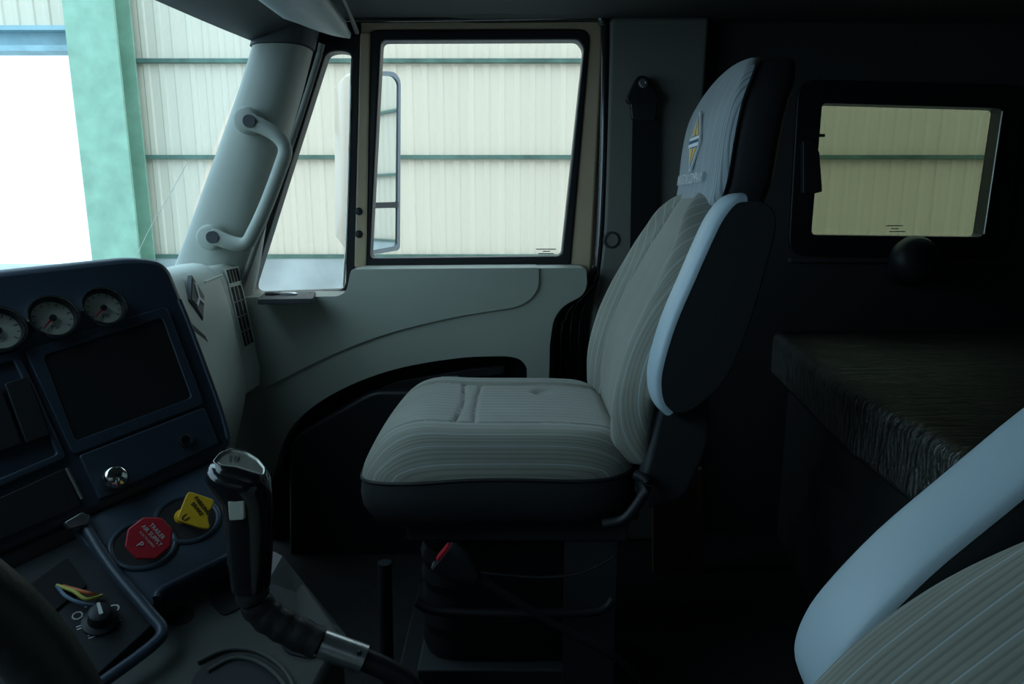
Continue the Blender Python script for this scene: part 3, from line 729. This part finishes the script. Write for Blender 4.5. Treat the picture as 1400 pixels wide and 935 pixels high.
# recessed radio cubby: raised frame + dark cavity
ring('cubby_frame', PA, roundpoly([(33, 478), (228, 418), (280, 552), (100, 622)], 8), roundpoly([(60, 486), (222, 434), (262, 543), (104, 602)], 6), .02, M['panel'], dash, off=.005, bevel=.002)
slab('cubby_cavity', PA, roundpoly([(60, 486), (222, 434), (262, 543), (104, 602)], 6), .004, M['hole'], dash, off=.003)
ring('switch_frame', PA, roundpoly([(-120, 520), (25, 478), (92, 625), (-120, 720)], 6), roundpoly([(-110, 535), (18, 492), (78, 620), (-110, 700)], 6), .02, M['panel'], dash, off=.006, bevel=.003)
for q in range(3):
    x0, y0 = -70+q*38, 548-q*12
    slab('rocker_switch', PA, roundpoly([(x0, y0), (x0+32, y0-10), (x0+62, y0+70), (x0+30, y0+82)], 3), .02, M['black'], dash, off=.009, bevel=.003)
tube('panel_crease', [PA.pix(*p, .0) for p in ((245, 410), (262, 452), (300, 556), (312, 600))], .004, M['panel'], dash, n=8)
slab('lower_trim', PA, roundpoly([(108, 622), (280, 556), (300, 606), (136, 684)], 5), .02, M['panel'], dash, off=.006, bevel=.003)
slab('ash_tray', PA, roundpoly([(-120, 735), (88, 640), (112, 690), (-120, 790)], 5), .02, M['black'], dash, off=.006, bevel=.003)
tube('tray_edge', [PA.pix(*p, .008) for p in ((91, 640), (112, 682))], .002, M['trimgrey'], dash, n=6, sm=0)
lathe('lighter_knob', PA.pix(152, 657, .006), PA.n, [(.014, 0), (.014, .012), (.0155, .016), (.0155, .022), (.011, .027), (.0005, .029)], M['chrome'], dash)
lathe('blank_plug', PA.pix(253, 603, .006), PA.n, [(.010, 0), (.010, .004), (.007, .005), (.006, .002), (.0005, .002)], M['black'], dash)
slab('silver_clip', PA, roundpoly([(88, 714), (112, 700), (124, 704), (120, 716), (96, 722)], 3), .012, M['steel'], dash, off=.016, bevel=.003)
# gauges
rt, up = PA.frame()
if rt.x < 0: rt, up = -rt, up
if up.z < 0: up = -up
for (gx, gy, pxr) in ((140, 423, 28), (71, 437, 31), (-4, 454, 33)):
    c = PA.pix(gx, gy); r = pxr/F*(c-EYE).dot(FW)
    g = lathe('gauge', c, PA.n, [(r*1.02, -.004), (r*1.02, .010), (r*.99, .014), (r*.93, .014), (r*.90, .010), (r*.90, .004)], M['chrome'], dash, seg=40, caps=False)
    lathe('gauge_well', c, PA.n, [(r*.90, .0015), (r*.90, .012), (r*.88, .012), (r*.80, .004), (r*.80, .0015)], M['black'], g, seg=40)
    cyl('dial_face', c + PA.n*.001, PA.n, r*.80, .003, M['dial'], g, seg=40)
    f0 = c + PA.n*.0043
    for k in range(11):
        a = math.radians(-35 + 250*k/10); d = rt*math.cos(a)+up*math.sin(a); s = PA.n.cross(d)
        ln_ = .10 if k % 2 else .16
        prism('tick', [f0+d*r*(.76-ln_)-s*.0006, f0+d*r*.76-s*.0006, f0+d*r*.76+s*.0006, f0+d*r*(.76-ln_)+s*.0006], PA.n*.0004, M['ink'], g)
    text('dial_lettering', 'PSI', f0 - up*r*.42, rt, up, r*.28, M['ink'], g, depth=.0002)
    d = (-rt*.72 - up*.70).normalized(); s = PA.n.cross(d)
    prism('needle', [f0+PA.n*.002 - s*.0016, f0+PA.n*.002 + d*r*.66 - s*.0006, f0+PA.n*.002 + d*r*.66 + s*.0006, f0+PA.n*.002 + s*.0016], PA.n*.001, M['red'], g)
    lathe('needle_hub', f0, PA.n, [(r*.14, 0), (r*.14, .004), (r*.10, .006), (.0004, .006)], M['black'], g, seg=20)
# lower knob panel
A3, B3 = PA.pix(102, 716), PA.pix(312, 622)
ab = (B3-A3).normalized()
n2 = V((.77*.45, -.64*.45, .89)); n2 = (n2 - ab*n2.dot(ab)).normalized()
PB = Plane(A3 - n2*.004, n2)
slab('knob_panel', PB, roundpoly([(96, 719), (310, 622), (345, 640), (372, 730), (330, 748), (214, 806), (206, 842)], [4, 6, 10, 10, 6, 14, 6]), .05, M['panel'], dash, bevel=.008, seg=3)
slab('switch_panel', PB, roundpoly([(-160, 850), (98, 722), (212, 852), (60, 990), (-160, 1050)], [0, 4, 10, 0, 0]), .06, M['black'], dash, off=-.012, bevel=.006)
tube('panel_edge', [PB.pix(*p, .003) for p in ((118, 722), (150, 772), (205, 838), (222, 862), (205, 885), (130, 940), (100, 965))], .007, M['panel'], dash, n=10)
tube('panel_edge', [PB.pix(*p, .003) for p in ((330, 752), (270, 782), (222, 806), (214, 818))], .005, M['panel'], dash, n=8)
tube('panel_joint', [PA.pix(*p) - PA.n*.016 - n2*.012 for p in ((-160, 835), (102, 716), (316, 620))], .022, M['black'], dash, n=12, sm=0)
prism('joint_backing', [PA.pix(*p) - PA.n*.02 for p in ((-160, 800), (100, 690), (316, 600))] + [PA.pix(*p) - PA.n*.02 for p in ((316, 640), (102, 760), (-160, 890))], -PA.n*.01, M['black'], dash)
r2, u2 = PB.frame()
if r2.x < 0: r2 = -r2
if u2.z < 0: u2 = -u2
for (bx, by, hx, hy, m, nm, lab) in ((190, 742, 204, 737, 'red', 'air_supply_knob', 'red octagonal push-pull brake knob'), (250, 707, 265, 701, 'yellow', 'parking_brake_knob', 'yellow diamond push-pull brake knob')):
    bc = PB.pix(bx, by); rk = 27/F*(bc-EYE).dot(FW)
    # head sits above the panel: find it on the pixel ray, raised along the normal
    hc = PB.pix(hx, hy, .05)
    kn = lathe(nm, bc, (hc-bc), [(rk*.42, 0), (rk*.42, .004), (rk*.36, .01), (rk*.40, .8*(hc-bc).length), (rk*.5, (hc-bc).length)], M[m], dash, seg=24)
    kn['label'] = lab
    tocam = (EYE-hc).normalized(); kn_n = (n2*.35 + tocam*.75).normalized()
    kr = V((-kn_n.y, kn_n.x, 0)).normalized(); ku = kn_n.cross(kr)
    rot = -60 if m == 'red' else -62
    ca, sa = math.cos(math.radians(rot)), math.sin(math.radians(rot))
    tr, tu = kr*ca + ku*sa, -kr*sa + ku*ca
    if m == 'red': pts = [hc + tr*math.cos(math.pi*(k+.5)/4)*rk*1.05 + tu*math.sin(math.pi*(k+.5)/4)*rk*1.05 for k in range(8)]
    else: pts = [hc + kr*a*rk + ku*b*rk for a, b in roundpoly([(-.15, 1.05), (1.0, .35), (.55, -.35), (.62, -1.0), (.2, -.85), (-.8, -.25)], .22, 4)]
    prism('knob_plate', pts, kn_n*.008, M[m], kn, bevel=.002)
    ink = M['white'] if m == 'red' else M['black']
    tc_ = hc + kn_n*.0085
    lines = (('TRAILER', .42), ('AIR SUPPLY', .14), ('PUSH TO SUPPLY', -.12)) if m == 'red' else (('PARKING', .42), ('BRAKE', .16))
    for body, dy in lines:
        text('knob_lettering', body, tc_ + tu*rk*dy, tr, tu, rk*(.26 if len(body) < 12 else .13), ink, kn, depth=.0003)
    text('knob_mark', 'P' if m == 'red' else 'U', tc_ - tu*rk*.48, tr, tu, rk*.42, ink, kn, depth=.0003)
    torus('knob_ring', PB.pix(bx+6, by+3), n2, rk*1.45, .004, M['panel'], dash, seg=36, rs=8)
    cyl('knob_recess', PB.pix(bx+6, by+3, .0005), n2, rk*1.40, .001, M['hole'], dash, seg=32)
# rotary light switch with printed marks
c = PB.pix(137, 850, -.012); rs_ = .013
lathe('light_switch', c, n2, [(.019, 0), (.019, .004), (.013, .006), (.012, .020), (.009, .022), (.0004, .022)], M['black'], dash)
prism('switch_pointer', [c+n2*.022 + u2*.010 - r2*.0016, c+n2*.022 + u2*.010 + r2*.0016, c+n2*.022 - u2*.006 + r2*.002, c+n2*.022 - u2*.006 - r2*.002], n2*.002, M['white'], dash)
for (px, py, s) in ((106, 842, 'O'), (110, 858, '='), (126, 870, '='), (157, 832, 'D'), (161, 848, '='), (109, 833, '.'), (161, 840, '.'), (118, 828, '-')):
    text('switch_mark', s, PB.pix(px, py, -.0115), r2, u2, .016, M['white'], dash, depth=.0002)
slab('wire_cavity', PB, roundpoly([(40, 800), (92, 762), (118, 800), (70, 838)], 4), .003, M['hole'], dash, off=-.009)
# dash body behind, top pad
tp = [V((-1.0, -.40, .80)), V((-1.0, 1.0, .80)), V((-.72, 1.05, .86)), V((-.80, .6, .88)), V((-.86, .1, .86)), V((-.86, -.40, .86))]
prism('dash_core', tp, (0, 0, -.30), M['black'], dash, bevel=.02)

# loose wires
for nm, pts, m, lab in (('loose_wire', ((78, 800), (100, 808), (118, 819), (139, 814)), 'yellowwire', 'thin yellow loose wire sticking out of the lower dash panel'),
                        ('loose_wire', ((86, 801), (104, 806), (122, 811), (130, 813)), 'orange', 'short orange loose wire between the yellow and blue wires'),
                        ('loose_wire', ((78, 801), (90, 815), (112, 825), (139, 829)), 'bluewire', 'dull blue loose wire lowest of the three on the dash')):
    P_ = [PB.pix(px, py, .012*math.sin(i/3*math.pi)-.008) for i, (px, py) in enumerate(pts)]
    tag(tube(nm, P_, .0021, M[m], None, n=8), lab, 'wire')

# passenger side dash
pd = empty('passenger_dashboard', (-.8, 1.55, 0)); tag(pd, 'pale grey passenger side dashboard with diamond emblem and end vents', 'dashboard')
PD = Plane(YP(1.74).pix(322, 420), (math.cos(math.radians(9)), 0, math.sin(math.radians(9))))
# main moulding: section swept in Y
def pdsec(y, xo, k=1.0):
    base = PD.pix(322, 420); nx, nz = PD.n.x, PD.n.z
    def pt(h, out):   # h metres above the reference along the face
        return V((base.x + xo - nz*h + nx*out, y, base.z + nx*h + nz*out))
    return [pt(-.52, -.14), pt(-.36, -.07), pt(-.24, -.012), pt(-.20, .0), pt(-.10, .004), pt(0, .004), pt(.06, .0), pt(.10, -.010), pt(.122, -.035), pt(.13, -.08), pt(.12, -.2), pt(.05, -.5), pt(-.52, -.5)]
loft('glove_moulding', [pdsec(y, xo) for y, xo in ((1.22, -.02), (1.27, .0), (1.40, .010), (1.62, .006), (1.70, .0), (1.728, -.012), (1.738, -.035))], M['dashgrey'], pd, smooth=50, sub=1)
def vsec(y, xo):
    base = PD.pix(335, 420); nx, nz = PD.n.x, PD.n.z
    def pt(h, out): return V((base.x + xo - nz*h + nx*out, y, base.z + nx*h + nz*out))
    return [pt(-.24, -.06), pt(-.22, -.012), pt(-.17, .0), pt(0, 0), pt(.08, 0), pt(.108, -.008), pt(.120, -.03), pt(.12, -.2), pt(-.24, -.2)]
loft('vent_end', [vsec(y, xo-.010) for y, xo in ((1.70, -.01), (1.735, 0), (1.83, 0), (1.85, -.012), (1.856, -.03))], M['dashgrey'], pd, smooth=50)
PV = Plane(PD.pix(335, 420) + V((-.010, 0, 0)), PD.n)
def ypl(y, h, off=0, P=PV): return V((P.o.x - P.n.z*h + P.n.x*off, y, P.o.z + P.n.x*h + P.n.z*off))
def vent(name, y0, y1, h0, h1, nsl, nrow):
    v = prism(name, [ypl(y0, h0, .0015), ypl(y1, h0, .0015), ypl(y1, h1, .0015), ypl(y0, h1, .0015)], -PV.n*.004, M['hole'], pd)
    for a, b, c, d in ((y0-.004, y1+.004, h0-.004, h0), (y0-.004, y1+.004, h1, h1+.004), (y0-.004, y0, h0, h1), (y1, y1+.004, h0, h1)):
        prism('vent_rim', [ypl(a, c, .004), ypl(b, c, .004), ypl(b, d, .004), ypl(a, d, .004)], -PV.n*.006, M['dashgrey'], v)
    for i in range(1, nsl):
        y = y0+(y1-y0)*i/nsl; prism('vent_slat', [ypl(y-.0035, h0, .003), ypl(y+.0035, h0, .003), ypl(y+.0035, h1, .003), ypl(y-.0035, h1, .003)], -PV.n*.006, M['trimgrey'], v)
    for i in range(1, nrow):
        h = h0+(h1-h0)*i/nrow; prism('vent_crossbar', [ypl(y0, h-.002, .002), ypl(y1, h-.002, .002), ypl(y1, h+.002, .002), ypl(y0, h+.002, .002)], -PV.n*.004, M['trimgrey'], v)
vent('defrost_vent', 1.752, 1.828, .068, .103, 4, 1)
vent('air_vent', 1.752, 1.822, -.100, .058, 3, 4)
# diamond badge and its slot
def pdp(y, h, off=0): return ypl(y, h, off, Plane(PD.o, PD.n))
cd = 1.525; hd_ = PD.pix(268, 407); hh = (hd_ - PD.o).dot(V((-PD.n.z, 0, PD.n.x)))
dm = [(0, .052), (.030, 0), (0, -.052), (-.030, 0)]
e1 = prism('badge', [pdp(cd+a*1.15, hh+b, .012) for a, b in dm], -PD.n*.01, M['black'], pd)
prism('badge_field', [pdp(cd+a*.95, hh+b*.85, .014) for a, b in dm], -PD.n*.003, M['trimgrey'], e1)
for pts in ([(-.004, .034), (.004, .034), (.003, -.004), (-.003, -.004)], [(-.003, .002), (.0, -.004), (-.016, -.018), (-.018, -.010)], [(.003, .002), (.0, -.004), (.016, -.018), (.018, -.010)]):
    prism('badge_mark', [pdp(cd+a, hh+b, .017) for a, b in pts], -PD.n*.003, M['silverthread'], e1)
prism('badge_slot', [pdp(cd-.035+a, hh-.075+b, .012) for a, b in ((-.02, .026), (.028, -.012), (.034, -.026), (-.012, .006))], -PD.n*.006, M['darkgrey'], pd)
prism('glove_seam', [pdp(1.60+a, .075+b, .006) for a, b in ((0, .003), (.10, .010), (.10, .014), (0, .007))], -PD.n*.004, M['dashgrey'], pd)
box('lower_kick', (-1.3, 1.24, .02), (-.78, 1.84, .55), M['black'], pd, bevel=.02)

# ================================================================== ENGINE COVER, SHIFTER, STEERING WHEEL
PCo = PB.pix(214, 818, -.042)
PC = Plane(PCo, (.16, -.20, .97))
ec = empty('engine_cover', (PCo.x+.1, .7, 0)); tag(ec, 'dark olive moulded engine cover below the dash knobs', 'console')
co = roundpoly([(100, 980), (208, 828), (330, 742), (385, 752), (472, 868), (436, 935), (415, 990)], [0, 10, 10, 14, 14, 10, 0])
CP = [PC.pix(*p) for p in co]
loft('cover_top', [CP, [V((p.x, p.y, p.z-.06)) for p in CP], [V((p.x*1.02+.01, p.y*1.01, .01)) for p in CP]], M['cover'], ec, smooth=35, bevel=.008)
for (x, y, rx) in ((247, 843, .0155), ):
    cyl('bolt_hole', PC.pix(x, y, -.001), PC.n, rx, .002, M['hole'], ec)
slab('cable_slot', PC, roundpoly([(285, 800), (325, 775), (345, 800), (330, 830), (305, 842), (288, 825)], 8), .003, M['hole'], ec, off=.002)
slab('shift_opening', PC, roundpoly([(378, 868), (405, 858), (440, 870), (448, 890), (425, 900), (392, 893)], 10), .003, M['hole'], ec, off=.002)
for q in (0, 1):
    tube('cup_rim', [PC.pix(x, y, .003) for x, y in ((270+q*14, 905+q*12), (310+q*8, 888+q*12), (350, 890+q*14), (385-q*6, 912+q*12), (405-q*8, 945+q*6))], .0025, M['cover'], ec, n=8)
slab('cup_well', PC, roundpoly([(270, 915), (310, 894), (350, 896), (380, 916), (396, 950), (300, 990), (250, 960)], 14), .002, M['black'], ec, off=.002)
cp = prism('bent_plate', [p for p in (YP(.86).pix(370, 752), YP(.86).pix(386, 760), YP(.86).pix(430, 820), YP(.84).pix(473, 868), YP(.78).pix(440, 885), YP(.78).pix(380, 845), YP(.80).pix(366, 795))], (0, .004, -.004), M['sheetgrey'], ec)
cp['label'] = 'bent grey plastic plate behind the gear lever'
sh = empty('gear_shifter', YP(.70).pix(505, 915)); tag(sh, 'black gear shifter with chrome topped knob and ivory button', 'gear shifter')
G = YP(.70)
def gs(px, py, half, ry, tilt=0): 
    a, b = G.pix(px-half, py), G.pix(px+half, py+tilt); return sect((a+b)/2, (b-a).normalized(), V((0, 1, 0)), (b-a).length/2, ry, 24, 2.5)
loft('shift_knob', [gs(343, 802, 25, .018), gs(342, 760, 29, .020), gs(341, 710, 30, .021), gs(338, 682, 32, .023), gs(330, 662, 38, .028, 6), gs(326, 648, 41, .030, 12), gs(325, 637, 40, .028, 16), gs(325, 630, 34, .022, 18)], M['glossrubber'], sh, smooth=70)
ft = [(293, 631), (302, 620), (318, 614), (336, 618), (352, 628), (362, 640), (360, 649), (345, 645), (322, 638), (302, 636)]
KP = Plane(G.pix(326, 630) + V((0, -.018, .002)), (.12, -.55, .83))
kc = slab('knob_cap', KP, roundpoly(ft, 4), .012, M['satin'], sh, bevel=.003)
ring('cap_rim', KP, roundpoly([(x+(x-327)*.08, y+(y-631)*.12) for x, y in ft], 4), roundpoly(ft, 4), .014, M['chrome'], sh, off=.002, bevel=.002)
text('cap_lettering', '10', KP.pix(318, 627, .001), KP.frame()[0] if KP.frame()[0].x > 0 else -KP.frame()[0], KP.frame()[1], .012, M['ink'], kc, depth=.0003)
slab('range_button', YP(.674), roundpoly([(311, 685), (334, 684), (334, 711), (313, 712)], 3), .02, M['button'], sh, bevel=.003, seg=3)
tube('lever', [G.pix(x, y) for x, y in ((344, 795), (348, 822), (368, 845), (400, 862), (440, 880), (500, 902), (545, 925), (580, 960))], .0125, M['rubber'], sh, n=14)
tube('lever_wrap', [G.pix(x, y) for x, y in ((344, 790), (347, 818), (366, 842), (398, 861), (436, 879))], lambda t: .018 + .0008*math.sin(t*40), M['leather'], sh, n=14)
tube('lever_sleeve', [G.pix(440, 880), G.pix(498, 901)], .0158, M['steel'], sh, n=18, sm=0)
cyl('sleeve_pin', YP(.684).pix(492, 892), (0, -1, 0), .003, .002, M['black'], sh, seg=10)

sg = empty('steering_wheel', (-.285, .165, .685)); tag(sg, 'black steering wheel rim in the near lower left corner', 'steering wheel')
wn = V((.93, 0, .36)).normalized(); wc = V((-.292, .184, .700))
torus('rim', wc, wn, .205, .021, M['wheelgrip'], sg, seg=56, rs=14)
lathe('hub', wc - wn*.06, wn, [(.05, 0), (.085, .02), (.085, .05), (.07, .06), (.0005, .062)], M['black'], sg)
wa = V((0, 1, 0)); wb = wn.normalized().cross(wa)
for a in (0, 130, 230):
    d = wa*math.cos(math.radians(a)) + wb*math.sin(math.radians(a))
    tube('spoke', [wc - wn*.03 + d*.07, wc - wn*.015 + d*.15, wc + d*.203], .012, M['black'], sg, n=10)
tube('column', [wc - wn*.05, wc - wn*.45], .03, M['black'], sg, n=14, sm=0)
